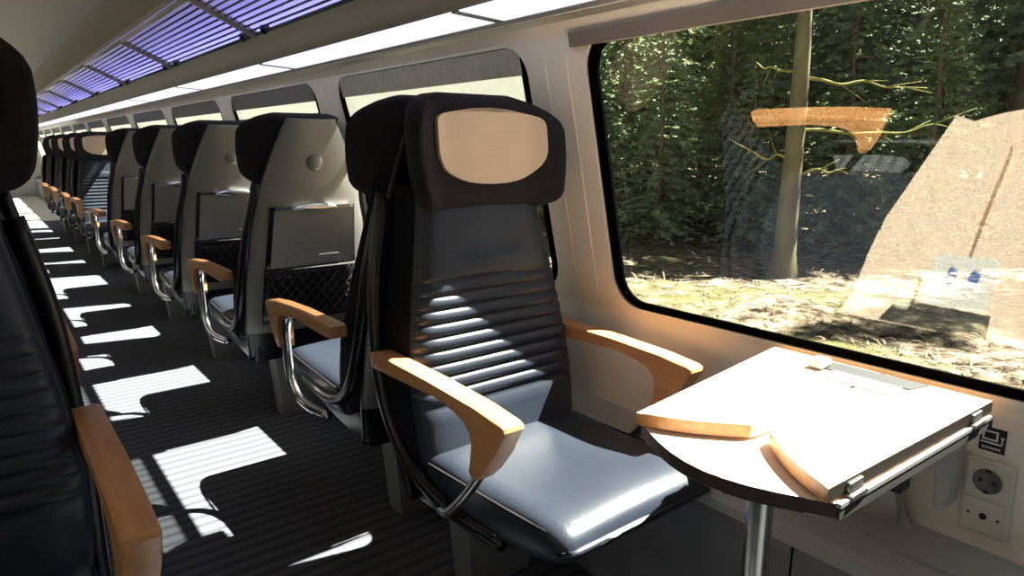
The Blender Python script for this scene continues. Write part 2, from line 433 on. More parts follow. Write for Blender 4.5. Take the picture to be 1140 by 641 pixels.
for i, c in enumerate(WC):
    near = c < 1.4; sheer = not near; half = 1.4 < c < 2.7 or 4.3 < c < 5.6
    z0, z1 = (1.384, 1.416) if near else (1.318, 1.416)
    y0, y1 = c - WHALF - (.035 if near else .01), c + WHALF + (.035 if near else .01)
    if sheer:  # from the third window on, added blinds mostly stand in for bright glass reflections
        lab = ('pale see-through blind in the window right behind the peach headrest' if c < 2.7 else 'pale see-through blind standing in for glass reflection beside the nearest fully visible silver seat back' if c < 4.2
               else 'pale see-through blind, mostly a stand-in for glass reflection, in one of the small far windows')
        t = thing('window_blind', lab, 'blind', (0, 0, 0), 0, 'window blinds')
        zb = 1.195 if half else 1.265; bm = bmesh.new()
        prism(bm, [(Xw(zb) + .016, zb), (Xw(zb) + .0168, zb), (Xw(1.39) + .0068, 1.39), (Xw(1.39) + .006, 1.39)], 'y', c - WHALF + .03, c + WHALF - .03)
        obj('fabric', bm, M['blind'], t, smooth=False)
        PB = bm = bmesh.new(); prism(bm, [(Xw(zb) + .008, zb - .022), (Xw(zb) + .024, zb - .022), (Xw(zb) + .024, zb + .022), (Xw(zb) + .008, zb + .022)], 'y', c - WHALF + .022, c + WHALF - .022, bev=.003)
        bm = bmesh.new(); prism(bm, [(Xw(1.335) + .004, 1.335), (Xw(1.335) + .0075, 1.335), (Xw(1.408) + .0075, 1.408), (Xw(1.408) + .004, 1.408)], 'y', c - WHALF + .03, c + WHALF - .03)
        obj('top_shade_band', bm, M['shadetop'] if c < 2.7 else M['shadegrey'], t, smooth=False)  # near window: cassette shade painted as a band; farther ones a grey cassette
        obj('pull_bar', PB, M['shade'], t, smooth=False)
        continue
    bm = bmesh.new()
    prism(bm, [(Xw(z0) - .012, z0), (Xw(z0) + .003, z0), (Xw(z1) + .003, z1), (Xw(z1) - .012, z1)], 'y', y0, y1, bev=.003)
    o = obj('window_blind', bm, M['shade'] if near else M['shadegrey'], smooth=False)
    if near and c < 0: tag(o, 'taupe blind cassette over the window behind the viewer', 'blind', 'window blinds')
    else: tag(o, 'taupe blind cassette along the top of the big window by the table', 'blind', 'window blinds')

# ceiling, fascia, valance, rack roof: right and mirrored left
def prof_strip(name, prof, m, both=True, thick=None, y0=Y0, y1=Y1, sides=(1, -1)):
    bm = bmesh.new()
    def one(f):
        a = [bm.verts.new((f(x), y0, z)) for x, z in prof]; b = [bm.verts.new((f(x), y1, z)) for x, z in prof]
        for i in range(len(prof) - 1): bm.faces.new((a[i], a[i + 1], b[i + 1], b[i]))
    if 1 in sides: one(lambda x: x)
    if -1 in sides: one(lambda x: 2 * CXC - x)
    return obj(name, bm, m, kind='structure', autosmooth=25)
prof_strip('ceiling', [(.665, 1.872), (.40, 1.90), (.14, 1.908), (2 * CXC - .40, 1.90), (2 * CXC - .665, 1.872)], M['ceil'], sides=(1,))
prof_strip('trim_%d' % tn, [(.665, 1.872), (.70, 1.80), (.712, 1.715), (.722, 1.700)], M['fascia']); tn += 1
prof_strip('trim_%d' % tn, [(.700, 1.86), (.86, 1.815), (1.05, 1.70), (1.16, 1.56), (1.175, 1.44)], M['rackpanel']); tn += 1     # roof lining above the rack
bm = bmesh.new()
prism(bm, [(1.000, 1.474), (.985, 1.50), (.976, 1.555), (.972, 1.572), (.985, 1.576), (1.000, 1.50), (1.02, 1.482)], 'y', Y0, Y1)
obj('trim_%d' % tn, bm, M['valance'], kind='structure', autosmooth=25); tn += 1
bm = bmesh.new()
prism(bm, [(1.000, 1.474), (.985, 1.50), (.976, 1.555), (.972, 1.572), (.985, 1.576), (1.000, 1.50), (1.02, 1.482)], 'y', Y0, Y1); mir(bm)
obj('trim_%d' % tn, bm, M['valance'], kind='structure', autosmooth=25); tn += 1
bm = bmesh.new()
prism(bm, [(1.140, 1.462), (1.150, 1.449), (1.168, 1.440), (1.178, 1.446), (1.17, 1.47), (1.146, 1.472)], 'y', Y0, Y1)
obj('trim_%d' % tn, bm, M['lip'], kind='structure', autosmooth=25); tn += 1
prof_strip('trim_%d' % tn, [(.998, 1.482), (1.15, 1.474), (1.18, 1.45)], M['valance']); tn += 1    # housing above the lamps

# end walls
bm = bmesh.new(); box(bm, -1.2, 1.48, Y0 - .05, Y0, 0, 1.95); obj('wall_back', bm, M['wallgrey'], kind='structure', smooth=False)
bm = bmesh.new()
box(bm, -1.2, .0, Y1, Y1 + .05, 0, 1.95); box(bm, .55, 1.48, Y1, Y1 + .05, 0, 1.95); box(bm, 0, .55, Y1, Y1 + .05, 1.75, 1.95)
obj('wall_front', bm, M['wallgrey'], kind='structure', smooth=False)
bm = bmesh.new()
for a in ((0, .05, 0, 1.75), (.50, .55, 0, 1.75), (.05, .5, 0, .12), (.05, .5, 1.68, 1.75), (.05, .5, .80, .85)): box(bm, a[0], a[1], Y1 + .005, Y1 + .045, a[2], a[3])
d = obj('door_1', bm, M['silver_dk'], kind='structure', smooth=False)
bm = bmesh.new(); box(bm, .05, .5, Y1 + .02, Y1 + .03, .12, 1.68); obj('pane', bm, M['heater'], d, smooth=False)

# heater casing along the right wall
bm = bmesh.new()
prism(bm, [(1.372, 0), (1.205, 0), (1.205, .345), (1.212, .362), (1.372, .362)], 'y', Y0, Y1)
obj('baseboard_right', bm, M['heater'], kind='structure', smooth=False)
bm = bmesh.new()
prism(bm, [(1.372, .366), (1.198, .366), (1.198, .388), (1.215, .402), (1.262, .409), (1.262, .417), (1.275, .417), (1.275, .409), (1.372, .425)], 'y', Y0, Y1)
obj('trim_%d' % tn, bm, M['heatertop'], kind='structure', smooth=False); tn += 1
bm = bmesh.new()
for yy in (.62, .02): box(bm, 1.2035, 1.206, yy - .002, yy + .002, .01, .36)
obj('trim_%d' % tn, bm, M['rubber'], kind='structure', smooth=False); tn += 1

# ------------------------------------------------------------------ lamps
ORD = ['first', 'second', 'third', 'fourth', 'fifth', 'sixth', 'seventh', 'eighth', 'ninth', 'tenth', 'eleventh', 'twelfth', 'thirteenth']
y = 1.497 - 1.434 * 2; i = 0; proto = None
while y < Y1 - 1.0:
    y1 = min(y + 1.434, Y1 - .02)
    lab = ('glowing white strip lamp above the big window by the table' if abs(y - .063) < .01 else
           'glowing white strip lamp above the seat with the peach headrest cover' if abs(y - 1.497) < .01 else
           'glowing white strip lamp behind the viewer' if y < -.5 else
           'glowing strip lamp, %s one beyond the lamp over the peach headrest' % ORD[max(0, i - 4)])
    if proto is None:
        t = thing('strip_lamp', lab, 'lamp', (0, y, 0), 0, 'strip lamps under the luggage rack')
        bm = bmesh.new(); prism(bm, [(1.001, 1.4715), (1.139, 1.4635), (1.139, 1.476), (1.001, 1.481)], 'y', .016, 1.418)
        obj('diffuser', bm, M['lamp'], t, smooth=False)
        bm = bmesh.new()
        prism(bm, [(1.000, 1.470), (1.141, 1.462), (1.141, 1.476), (1.000, 1.481)], 'y', -.016, .016)
        obj('frame', bm, M['silver_dk'], t, smooth=False); proto = t
    else:
        t = copy_tree(proto); t.location.y = y; t['label'] = lab
    i += 1; y += 1.434

# ------------------------------------------------------------------ luggage rack bays
P_in, P_out = Vector((.738, 0, 1.688)), Vector((.974, 0, 1.578))
proto = None; y = 2.886 - 1.415 * 4; i = 0
while y < Y1 - 1.3:
    lab = ('violet luggage rack bay above the big window, cut off by the picture top' if abs(y - (2.886 - 1.415)) < .3 else
           'violet luggage rack bay behind the viewer' if y < 1.0 else
           'violet luggage rack bay, %s one counted from the picture top' % ORD[max(0, i - 3)])
    if proto is None:
        t = thing('luggage_rack', lab, 'luggage rack', (0, y, 0), 0, 'violet luggage rack bays')
        bm = bmesh.new()
        for k in range(1, 10):
            p = P_in.lerp(P_out, k / 10); tube(bm, [p + Vector((0, .015, 0)), p + Vector((0, 1.394, 0))], .0042, 6)
        obj('rods', bm, M['rod'], t)
        for s, yy in ((0, .0),):
            bm = bmesh.new()
            d = (P_out - P_in).normalized(); nrm = Vector((d.z, 0, -d.x))
            sec = [P_in - nrm * .012, P_out + d * .012 - nrm * .012, P_out + d * .012 + nrm * .014, P_in + nrm * .014]
            prism(bm, [(v.x, v.z) for v in sec], 'y', -.018, .018, bev=.004)
            obj('bracket', bm, M['valance'], t, autosmooth=30)
        bm = bmesh.new(); tube(bm, [P_in + Vector((0, .0, .004)), P_in + Vector((0, 1.394, .004))], .011, 8); obj('rail', bm, M['lip'], t)
        bm = bmesh.new(); tube(bm, [P_out + Vector((0, 0, .0)), P_out + Vector((0, 1.394, 0))], .008, 8); obj('rail', bm, M['rod'], t)
        for yy in (.12, 1.28):
            bm = bmesh.new(); box(bm, .955, .985, yy, yy + .03, 1.566, 1.60, .004)
            obj('clip', bm, M['black'], t, smooth=False)
        bm = bmesh.new(); box(bm, 1.01, 1.035, .02, 1.395, 1.492, 1.502); obj('led_strip', bm, M['led'], t, smooth=False)
        proto = t
    else:
        t = copy_tree(proto); t.location.y = y; t['label'] = lab
    i += 1; y += 1.415

# ------------------------------------------------------------------ seats
def bf(z): return .012 + .10 * ((z - .42) / .58)                     # front of the backrest
RIB0, RIB1, RP = .55, .832, .0313
BW = [(.36, .235), (.45, .252), (.58, .256), (.72, .240), (.85, .216), (1.0, .188), (1.06, .182)]
SWD = [(.27, .222), (.45, .246), (.66, .250), (.82, .238), (.98, .205), (1.12, .158), (1.22, .118), (1.262, .095)]
def sg_y(z): return lerp([(.27, .195), (.45, .245), (.66, .282), (1.0, .308), (1.15, .312), (1.265, .303)], z)   # rear face of the shell
def supl(n, p):
    for k in range(n):
        a = 2 * PI * k / n; c, s = math.cos(a), math.sin(a)
        yield sg(c) * abs(c) ** (2 / p), sg(s) * abs(s) ** (2 / p)
def wing(x): return -.115 * max(0., (abs(x) - .10) / .115) ** 2

def head_def(v):
    x, y, z = v
    ax = abs(x)
    t = max(0., (ax - .10) / .115)
    zt = z
    top = 1.272 - .055 * t ** 1.7; bot = .985 + .010 * (1 - min(1, ax / .2)) + .012 * t
    zz = bot + (z + .14) / .28 * (top - bot)
    yc = .182 + .03 * ((zz - 1.0) / .27) - .012
    th = 1 - .38 * min(1, t)
    # belly of the wing: a lobe widest at mid height
    lobe = 1 + min(1, t) * (.045 - .13 * ((zz - 1.15) / .15) ** 2)
    return Vector((x * lobe, yc + y * th + wing(x), zz))

LOOP = {}
def make_seat(label):
    root = thing('train_seat', label, 'seat', (0, 0, 0), 0, 'train seats')
    # cushion
    bm = bmesh.new()
    def cf(v):
        x, y, z = v
        fr = max(0., (-y - .10) / .145)
        wd = 1 - .05 * max(0, (-y - .12) / .125) ** 2
        zz = .395 + z + .010 * math.cos(x / .24 * PI / 2) * (z > 0) - .022 * max(0, (-y - .14) / .105) ** 2 * (z > 0) + .030 * fr ** 1.5 * (z < 0)
        zz += .010 * (-y) / .245 - .006 * math.exp(-((y - .02) / .1) ** 2) * (z > 0)
        return Vector((x * wd, y - .185, zz))
    rbox(bm, .238, .25, .052, .034, (16, 16, 2), cf)
    c = obj('seat_cushion', bm, M['leather'], root)
    for s in (1, -1):
        bm = bmesh.new()
        tube(bm, smooth_path([(.2365 * s, .03, .420), (.2365 * s, -.12, .428), (.235 * s, -.28, .436), (.226 * s, -.37, .436), (.21 * s, -.415, .428)], 4), .0035, 6)
        obj('piping', bm, M['headfab'], c)
    # backrest with quilted ribs
    bm = bmesh.new(); zs = [.36, .375, .40, .43, .47, .51, .54]
    z = RIB0
    while z < RIB1 - 1e-4: zs.append(z); z += RP / 8
    zs += [RIB1 + .004, .845, .86, .875, .89, .895, .91, .94, .97, 1.0, 1.03, 1.05]
    loops = []; N = 72
    for z in zs:
        w = lerp(BW, z); f = bf(z); rear = sg_y(z) - .02; t = rear - f; yc = (f + rear) / 2
        end = 1. if z > .372 else .9
        rib = (abs(math.sin(PI * (z - RIB0) / RP)) ** .55) if RIB0 <= z <= RIB1 else (.75 if z > RIB1 else .95)
        L = []
        for (u, v) in supl(N, 4.5):
            x = w * u * end; yv = yc + t / 2 * v * end
            if v < 0:
                m = max(0, 1 - abs(u) ** 10)
                yv += -.0105 * rib * m + .0105 * m * .5
                yv += -.014 * abs(u) ** 3 * m + .006
                if RIB1 + .0 < z < .893 and z > .842 and abs(x) < .085: yv -= .006
            L.append((x, yv, z))
        loops.append(L)
    loft(bm, loops)
    bk = obj('backrest', bm, [M['leather'], M['fabric']], root)
    for p in bk.data.polygons:
        if p.normal.y > -.35: p.material_index = 1
    # headrest
    bm = bmesh.new(); rbox(bm, .208, .072, .14, .045, (44, 4, 20), head_def)
    h = obj('headrest', bm, M['headfab'], root)
    bm = bmesh.new(); NX, NZ = 24, 18; front = {}
    def padpt(a, b, d):
        # disc-like grid -> outline with a flat top and a rounded bottom
        zc, hz, hx = 1.147, .090, .157
        b = max(-.9995, min(.9995, b)); b = math.sin(b * PI / 2) if abs(b) < .9995 else sg(b)
        zz = zc + hz * b
        wx = hx * ((1 - (-b) ** 2.5) ** (1 / 2.3) if b < 0 else (1 - b ** 9) ** (1 / 4))
        x = wx * a + .010
        zz -= .010 * (abs(a) ** 3) * (b > 0) * b
        yc = .182 + .03 * ((zz - 1.0) / .27) - .012
        t = max(0., (abs(x) - .10) / .115)
        return Vector((x, yc - .072 * (1 - .38 * t) + wing(x) - d, zz))
    for side, d in ((0, .012), (1, -.006)):
        for i in range(NX + 1):
            for j in range(NZ + 1):
                front[side, i, j] = bm.verts.new(padpt(2 * i / NX - 1, 2 * j / NZ - 1, d))
    for side in (0, 1):
        for i in range(NX):
            for j in range(NZ): bm.faces.new((front[side, i, j], front[side, i + 1, j], front[side, i + 1, j + 1], front[side, i, j + 1]))
    for i in range(NX):
        for j in (0, NZ): bm.faces.new((front[0, i, j], front[0, i + 1, j], front[1, i + 1, j], front[1, i, j]))
    for j in range(NZ):
        for i in (0, NX): bm.faces.new((front[0, i, j], front[0, i, j + 1], front[1, i, j + 1], front[1, i, j]))
    k = obj('headrest_cover', bm, M['peach'], h, autosmooth=50); k['label'] = 'peach paper headrest cover'
    # shell
    bm = bmesh.new(); loops = []
    zs = [.27 + (1.25 - .27) * q / 44 for q in range(45)] + [1.258, 1.263]
    for q, z in enumerate(zs):
        w = slerp(SWD, z) if z < .98 else lerp(SWD, z); ty = .020
        if z > 1.245: ty = .020 * (1 - (z - 1.245) / .018 * .75)
        yr = sg_y(z); L = []
        for (u, v) in supl(48, 3.4):
            L.append((w * u, yr - ty + ty * v - .020 * abs(u) ** 3, z))
        loops.append(L)
    loft(bm, loops)
    sh = obj('back_shell', bm, [M['silver'], M['black']], root)
    for p in sh.data.polygons:
        if (p.normal.y < .42 and p.normal.z < .6) or p.center.z < .40: p.material_index = 1
    bm = bmesh.new()
    def rear(x, z, d=0.):
        w = lerp(SWD, z); u = min(1, abs(x) / w)
        return sg_y(z) - .020 + .020 * max(0, 1 - u ** 3.4) ** (1 / 3.4) - .020 * u ** 3 + d
    def plate(bm, outline, d0, d1, nx=10):
        pass
    # tray table: a flat flap over a dark recess
    def quadplate(xt, zt, xb, zb, d0, d1, nx=10, nz=8, notch=None):
        b = bmesh.new(); g = {}
        for sd, dd in ((0, d0), (1, d1)):
            for i in range(nx + 1):
                for j in range(nz + 1):
                    q = j / nz; z = zb + (zt - zb) * q; hw = xb + (xt - xb) * q; x = hw * (2 * i / nx - 1)
                    yr = sg_y(z) - .003
                    g[sd, i, j] = b.verts.new((x, yr + dd, z))
        for sd in (0, 1):
            for i in range(nx):
                for j in range(nz): b.faces.new((g[sd, i, j], g[sd, i + 1, j], g[sd, i + 1, j + 1], g[sd, i, j + 1]))
        for i in range(nx):
            for j in (0, nz): b.faces.new((g[0, i, j], g[0, i + 1, j], g[1, i + 1, j], g[1, i, j]))
        for j in range(nz):
            for i in (0, nx): b.faces.new((g[0, i, j], g[0, i, j + 1], g[1, i, j + 1], g[1, i, j]))
        return b
    obj('tray_recess', quadplate(.168, .935, .184, .692, -.012, .0045), M['black'], sh)
    tr = obj('tray_table', quadplate(.156, .930, .170, .696, -.005, .013), M['silver'], root, autosmooth=30)
    obj('tray_edge', quadplate(.155, .938, .156, .926, -.004, .016, nz=2), M['chrome'], tr, autosmooth=30)
    obj('tray_pull', quadplate(.105, .737, .112, .700, .008, .0165, nz=3), M['silver_dk'], tr, autosmooth=30)
    bm = bmesh.new()
    for (a, z) in ((0, .932),):
        loops = []
        for q in range(17):
            x = -.088 + .176 * q / 16; hh = .004 + .014 * math.cos(x / .088 * PI / 2) ** .7
            loops.append([(x, sg_y(z) + .016 + .008 * math.sin(t), z + hh * math.cos(t)) for t in [2 * PI * r / 10 for r in range(10)]])
        loft(bm, loops)
    obj('tray_latch', bm, M['chrome'], tr)
    bm = bmesh.new()
    loops = []
    for rr, dd in ((.030, -.004), (.030, .004), (.027, .010), (.018, .015), (.008, .017)):
        loops.append([(rr * math.cos(t) + .0, sg_y(1.105) + dd, 1.105 + rr * math.sin(t)) for t in [2 * PI * r / 24 for r in range(24)]])
    loft(bm, loops); obj('grab_knob', bm, M['silver'], sh)
    # magazine net
    bm = bmesh.new()
    for q in range(-9, 10):
        for s in (1, -1):
            pts = []
            for j in range(9):
                z = .685 - .22 * j / 8; x = q * .042 + s * .105 * (j / 8 - .5) * 1.6
                if abs(x) <= .185: pts.append((x, sg_y(z) + .012, z))
            if len(pts) > 1: tube(bm, pts, .0022, 5)
    tube(bm, [(-.188, sg_y(.685) + .012, .685), (.188, sg_y(.685) + .012, .685)], .005, 6)
    obj('magazine_net', bm, M['net'], sh)
    obj('net_backing', quadplate(.188, .685, .19, .45, -.012, .0045, nz=6), M['black'], sh)
    # side frames
    for s in (1, -1):
        bm = bmesh.new()
        pth = smooth_path([(s * .205, .262, 1.02), (s * .240, .252, .84), (s * .254, .232, .66), (s * .256, .188, .52), (s * .250, .11, .415), (s * .242, .0, .362), (s * .235, -.12, .345), (s * .225, -.24, .345)], 5)
        tube(bm, pth, .019, 10)
        obj('side_frame', bm, M['black'], root)
    # base and pedestal
    bm = bmesh.new()
    prism(bm, [(-.34, .365), (-.30, .335), (-.12, .30), (.05, .27), (.16, .27), (.19, .36), (.12, .40), (-.2, .375)], 'x', -.205, .205, bev=.012)
    obj('seat_base', bm, M['black'], root, autosmooth=35)
    bm = bmesh.new()
    loft(bm, [[(sx * .095, .10 + sy * .04, .0) for sx, sy in ((-1, -1), (1, -1), (1, 1), (-1, 1))], [(sx * .12, .10 + sy * .05, .30) for sx, sy in ((-1, -1), (1, -1), (1, 1), (-1, 1))]])
    obj('pedestal', bm, M['pedestal'], root, smooth=False)
    # armrests
    prof = [(.19, .664), (.17, .668), (-.08, .664), (-.24, .657), (-.322, .650), (-.334, .645), (-.336, .637), (-.305, .585), (-.268, .535), (-.243, .507), (-.225, .508), (-.217, .522), (-.232, .550), (-.236, .578), (-.229, .604), (-.206, .624), (-.17, .634), (-.10, .638), (.08, .632), (.17, .628), (.19, .632)]
    for s in (1, -1):
        bm = bmesh.new(); prism(bm, prof, 'x', s * .27 - .025, s * .27 + .025, bev=.005, seg=2)
        a = obj('armrest', bm, M['wood'], root, autosmooth=40); a['side'] = s
        bm = bmesh.new()
        tube(bm, smooth_path([(s * .27, -.238, .522), (s * .27, -.19, .46), (s * .268, -.14, .405), (s * .262, -.09, .36), (s * .25, -.05, .345), (s * .235, -.01, .338)], 5), .013, 10, flat=.8)
        obj('armrest_strut', bm, M['steel'], a)
        bm = bmesh.new()
        tube(bm, smooth_path([(s * .27, -.150, .634), (s * .27, -.198, .612), (s * .27, -.221, .565), (s * .27, -.224, .49), (s * .27, -.208, .41), (s * .266, -.165, .36), (s * .258, -.09, .340), (s * .235, .0, .335)], 5), .015, 10)
        o2 = obj('armrest_strut', bm, M['chrome'], None); LOOP[s] = o2.data; bpy.data.objects.remove(o2)
    return root

AWAY = PI
proto = None
seats = [   # x, y0, rotation, label
    (.997, 1.25, 0, 'navy leather seat with peach headrest cover facing the table, sunlit cushion'),
    (1.040, 1.90, AWAY, 'dark seat back to back with the sunlit navy seat at the table'),
    (1.040, 2.93, AWAY, 'nearest seat showing its whole silver back with folded tray and round knob'),
    (1.040, 3.96, AWAY, 'second silver backed seat, just beyond the one with the fully visible back'),
    (1.040, 4.99, AWAY, 'third silver backed seat along the row, dark headrest in front of it'),
    (1.040, 6.02, AWAY, 'farthest silver backed seat, directly before the far seats with peach covers'),
    (1.03, 7.50, 0, 'far seat turned towards the viewer with a large peach cover'),
    (1.03, 8.45, 0, 'far seat directly behind the one with the large peach cover'),
    (1.03, 9.60, 0, 'last but one far seat of the row, its ribbed back sunlit'),
    (1.03, 10.65, 0, 'farthest and smallest seat of the row, at the bright end of the aisle'),
    (-.150, 1.275, 0, 'black shadowed aisle seat at the left edge with a big wooden armrest'),
    (-.130, 2.33, 0, 'aisle seat behind the black seat, only its wooden armrest end showing'),
]
for (x, y0, rz, lab) in seats:
    if proto is None: proto = make_seat(lab); t = proto
    else: t = copy_tree(proto); t['label'] = lab
    t.location = (x, y0, 0); t.rotation_euler = (0, 0, rz)
    for ch in t.children:
        n = ch.name.split('.')[0]
        if rz and n == 'armrest' and ch.get('side', 0) > 0: ch.location.x = .025      # aisle armrest of the turned seats stands off a little
        if rz and n in ('backrest', 'back_shell', 'headrest', 'tray_table', 'side_frame'):     # leaned back
            a = -math.radians(4 if y0 < 2.5 else 8); pv = Vector((0, .10, .44)); q = Matrix.Rotation(a, 3, 'X')
            ch.rotation_euler = (a, 0, 0); ch.location = pv - q @ pv + Vector((0, 0, .016))
        if x < 0 and y0 < 2 and n == 'headrest': ch.location = (.035, 0, .08)                   # headrest pushed up
        if rz and n == 'armrest': ch.children[0].data = LOOP[ch['side']]

for o in bpy.data.objects:
    if 'side' in o: del o['side']

# ------------------------------------------------------------------ folding table
TY = .54
tab = thing('folding_table', 'pale wood folding window table with two folded leaves on a steel pole', 'table', (.933, TY, 0))
def L2(pts): return [(x - .933, y - TY) for x, y in pts]
def arc_front(h, x0, bulge, n=10):  # aisle edge from +h to -h
    return [(x0 - bulge * math.cos((2 * i / n - 1) * PI / 2), h - 2 * h * i / n) for i in range(n + 1)]
xr = 1.332
base = [(xr, TY + .228), ] + [(x, TY + yy) for x, yy in arc_front(.166, .832, .060)] + [(xr, TY - .182)]
def hof(x, sgn): return sgn * ((x - .818) / .52 * (.064 if sgn > 0 else .018) - .012)
bm = bmesh.new(); prism(bm, L2(base), 'z', .6725, .6945, bev=.002)
tb = obj('table_top', bm, [M['table'], M['tabedge']], tab, smooth=False)
for p in tb.data.polygons:
    if abs(p.normal.z) < .6: p.material_index = 1
def leaf(sgn):
    # outline of one folded leaf: hinge edge outside, rounded free edge at the centre
    hy, cy = .166, .016
    xa, xb = .812, .915
    pts = [(xr, hy + (.062 if sgn > 0 else .016)), (xa, hy - .004)]
    n = 8
    for i in range(1, n + 1):
        t = i / n
        pts.append((xa + (xb - xa) * (t ** 1.0) - .012 * math.sin(PI * t), hy - (hy - cy) * t))
    pts.append((xb + .012, cy - .004)); pts.append((1.19, .003)); pts.append((xr, .003))
    return [(x - .933, sgn * yy) for x, yy in pts]
for sgn in (1, -1):
    bm = bmesh.new(); prism(bm, leaf(sgn), 'z', .6985, .7205, bev=.0025)
    lf = obj('table_leaf', bm, [M['table'], M['leafedge'], M['edgegrey']], tab, smooth=False)
    for p in lf.data.polygons:
        if abs(p.normal.z) < .6: p.material_index = 2 if p.normal.y * sgn > .8 else (0 if p.normal.y * sgn < -.8 else 1)
    for xx in (.875, 1.265):
        bm = bmesh.new()
        for zz in (.684, .709):
            box(bm, xx - .933 - .018, xx - .933 + .018, sgn * .176 + (sgn * .0) - .004, sgn * .176 + .004, zz - .007, zz + .007, .002)
        tube(bm, [(xx - .933 - .02, sgn * .181, .6965), (xx - .933 + .02, sgn * .181, .6965)], .005, 8)
        for v in bm.verts: v.co.y += hof(xx, sgn)
        obj('hinge', bm, M['steel'], tab, smooth=False)
bm = bmesh.new(); prism(bm, [(xr - .933, -.183), (.83 - .933, -.168), (.83 - .933, -.171), (xr - .933, -.186)], 'z', .673, .690)
obj('edge_band', bm, M['edgegrey2'], tab, smooth=False)
bm = bmesh.new(); prism(bm, [(xr - .933, -.180), (.83 - .933, -.165), (.83 - .933, -.172), (xr - .933, -.187)], 'z', .690, .696)
obj('edge_strip', bm, M['alu'], tab, smooth=False)
bm = bmesh.new()
loft(bm, [[(r * math.cos(a), r * math.sin(a), z) for a in [2 * PI * k / 28 for k in range(28)]] for r, z in ((.045, .0), (.045, .008), (.021, .016), (.021, .655), (.038, .664), (.038, .6725))])
obj('pole', bm, M['steel'], tab, autosmooth=40)
bm = bmesh.new()
prism(bm, [(1.24, .672), (1.352, .672), (1.362, .415), (1.345, .415)], 'y', TY - .055, TY + .06)
prism(bm, [(TY - .09, .395), (TY + .05, .398), (TY + .035, .56), (TY - .01, .57)], 'x', 1.345, 1.352)
for v in bm.verts: v.co.x -= .933; v.co.y -= TY
br = obj('wall_bracket', bm, M['wallgrey'], tab, smooth=False)
for (yy, zz) in ((.575, .408), (.52, .408), (.50, .53)):
    bm = bmesh.new(); t0 = Vector((1.345 - .933, yy - TY, zz)); tube(bm, [t0, t0 + Vector((-.005, 0, 0))], .007, 10)
    obj('screw', bm, M['black'], br)
bm = bmesh.new(); box(bm, 1.30 - .933, 1.345 - .933, .472 - TY, .50 - TY, .505, .55, .004); box(bm, 1.285 - .933, 1.345 - .933, .505 - TY, .52 - TY, .50, .555, .004)
obj('latch', bm, M['black'], tab, smooth=False)
bm = bmesh.new()
prism(bm, [(.395 - TY, .515), (.40 - TY, .508), (.412 - TY, .512), (.416 - TY, .60), (.413 - TY, .632), (.404 - TY, .640), (.393 - TY, .632), (.391 - TY, .60)], 'x', 1.285 - .933, 1.352 - .933, bev=.004)
obj('release_lever', bm, M['wallgrey'], tab, autosmooth=40)
# inset tray with knob by the window
bm = bmesh.new()
prism(bm, L2([(1.268, .655), (1.318, .668), (1.322, .455), (1.272, .468)]), 'z', .7195, .7232)
ti = obj('inset_tray', bm, M['grey'], tab, smooth=False)
bm = bmesh.new(); rbox(bm, .022, .017, .009, .0085, (3, 3, 1), lambda v: v + Vector((1.272 - .933, .635 - TY, .731)))
obj('knob', bm, M['cream'], tab)
cd_ = thing('notice_card', 'white card with two blue marks lying in the grey tray of the table', 'card', (1.242, .540, .7208), 0)
bm = bmesh.new(); box(bm, -.028, .024, -.062, .062, 0, .0035); obj('card', bm, M['white'], cd_, smooth=False)
bm = bmesh.new()
for yy in (.022, -.022): prism(bm, [(-.006, yy - .012), (.010, yy - .004), (.006, yy + .014), (-.010, yy + .006)], 'z', .0034, .0042)
obj('print', bm, M['blue'], cd_, smooth=False)

# ------------------------------------------------------------------ socket and sticker on the wall
def xs(z): return 1.372 + (Xw(ZLO) - 1.372) * (z - .42) / (ZLO - .42)
so = thing('power_socket', 'cream double wall plate with round power socket below the window', 'socket', (0, 0, 0))
def onwall(bm):
    for v in bm.verts: v.co.x = xs(v.co.z) - v.co.x
bm = bmesh.new(); box(bm, 0, .012, .314, .392, .458, .602, .004); onwall(bm); obj('plate', bm, M['cream'], so, smooth=False)
bm = bmesh.new(); box(bm, .011, .016, .321, .386, .534, .597, .002); box(bm, .011, .015, .321, .386, .464, .528, .002); onwall(bm); obj('cover', bm, M['cream'], so, smooth=False)
bm = bmesh.new()
loft(bm, [[(d, .353 + r * math.cos(a), .566 + r * math.sin(a)) for a in [2 * PI * k / 28 for k in range(28)]] for r, d in ((.023, .0155), (.023, .0175), (.020, .0175), (.0195, .0165))]); onwall(bm)
obj('recess', bm, M['hole'], so)
for yy in (.343, .363):
    bm = bmesh.new()
    loft(bm, [[(d, yy + .0028 * math.cos(a), .566 + .0028 * math.sin(a)) for a in [2 * PI * k / 10 for k in range(10)]] for d in (.0165, .0185)])
    onwall(bm); obj('contact_hole', bm, M['black'], so)
for zz in (.5455, .5865):
    bm = bmesh.new(); box(bm, .0165, .0195, .349, .357, zz - .002, zz + .002); onwall(bm); obj('earth_clip', bm, M['black'], so)
bm = bmesh.new()
loft(bm, [[(d, .353 + .006 * math.cos(a), .497 + .006 * math.sin(a)) for a in [2 * PI * k / 14 for k in range(14)]] for d in (.0145, .0165)])
onwall(bm); obj('jack_hole', bm, M['black'], so)
for yy in (.330, .376):
    bm = bmesh.new(); loft(bm, [[(d, yy + .0025 * math.cos(a), .497 + .0025 * math.sin(a)) for a in [2 * PI * k / 10 for k in range(10)]] for d in (.0145, .016)])
    onwall(bm); obj('screw', bm, M['black'], so)
stk = thing('socket_sticker', 'small black sticker with a white laptop sign above the wall socket', 'sticker', (0, 0, 0))
bm = bmesh.new(); box(bm, .0, .0012, .338, .378, .617, .662); onwall(bm); obj('backing', bm, M['pic_black'], stk, smooth=False)
bm = bmesh.new()
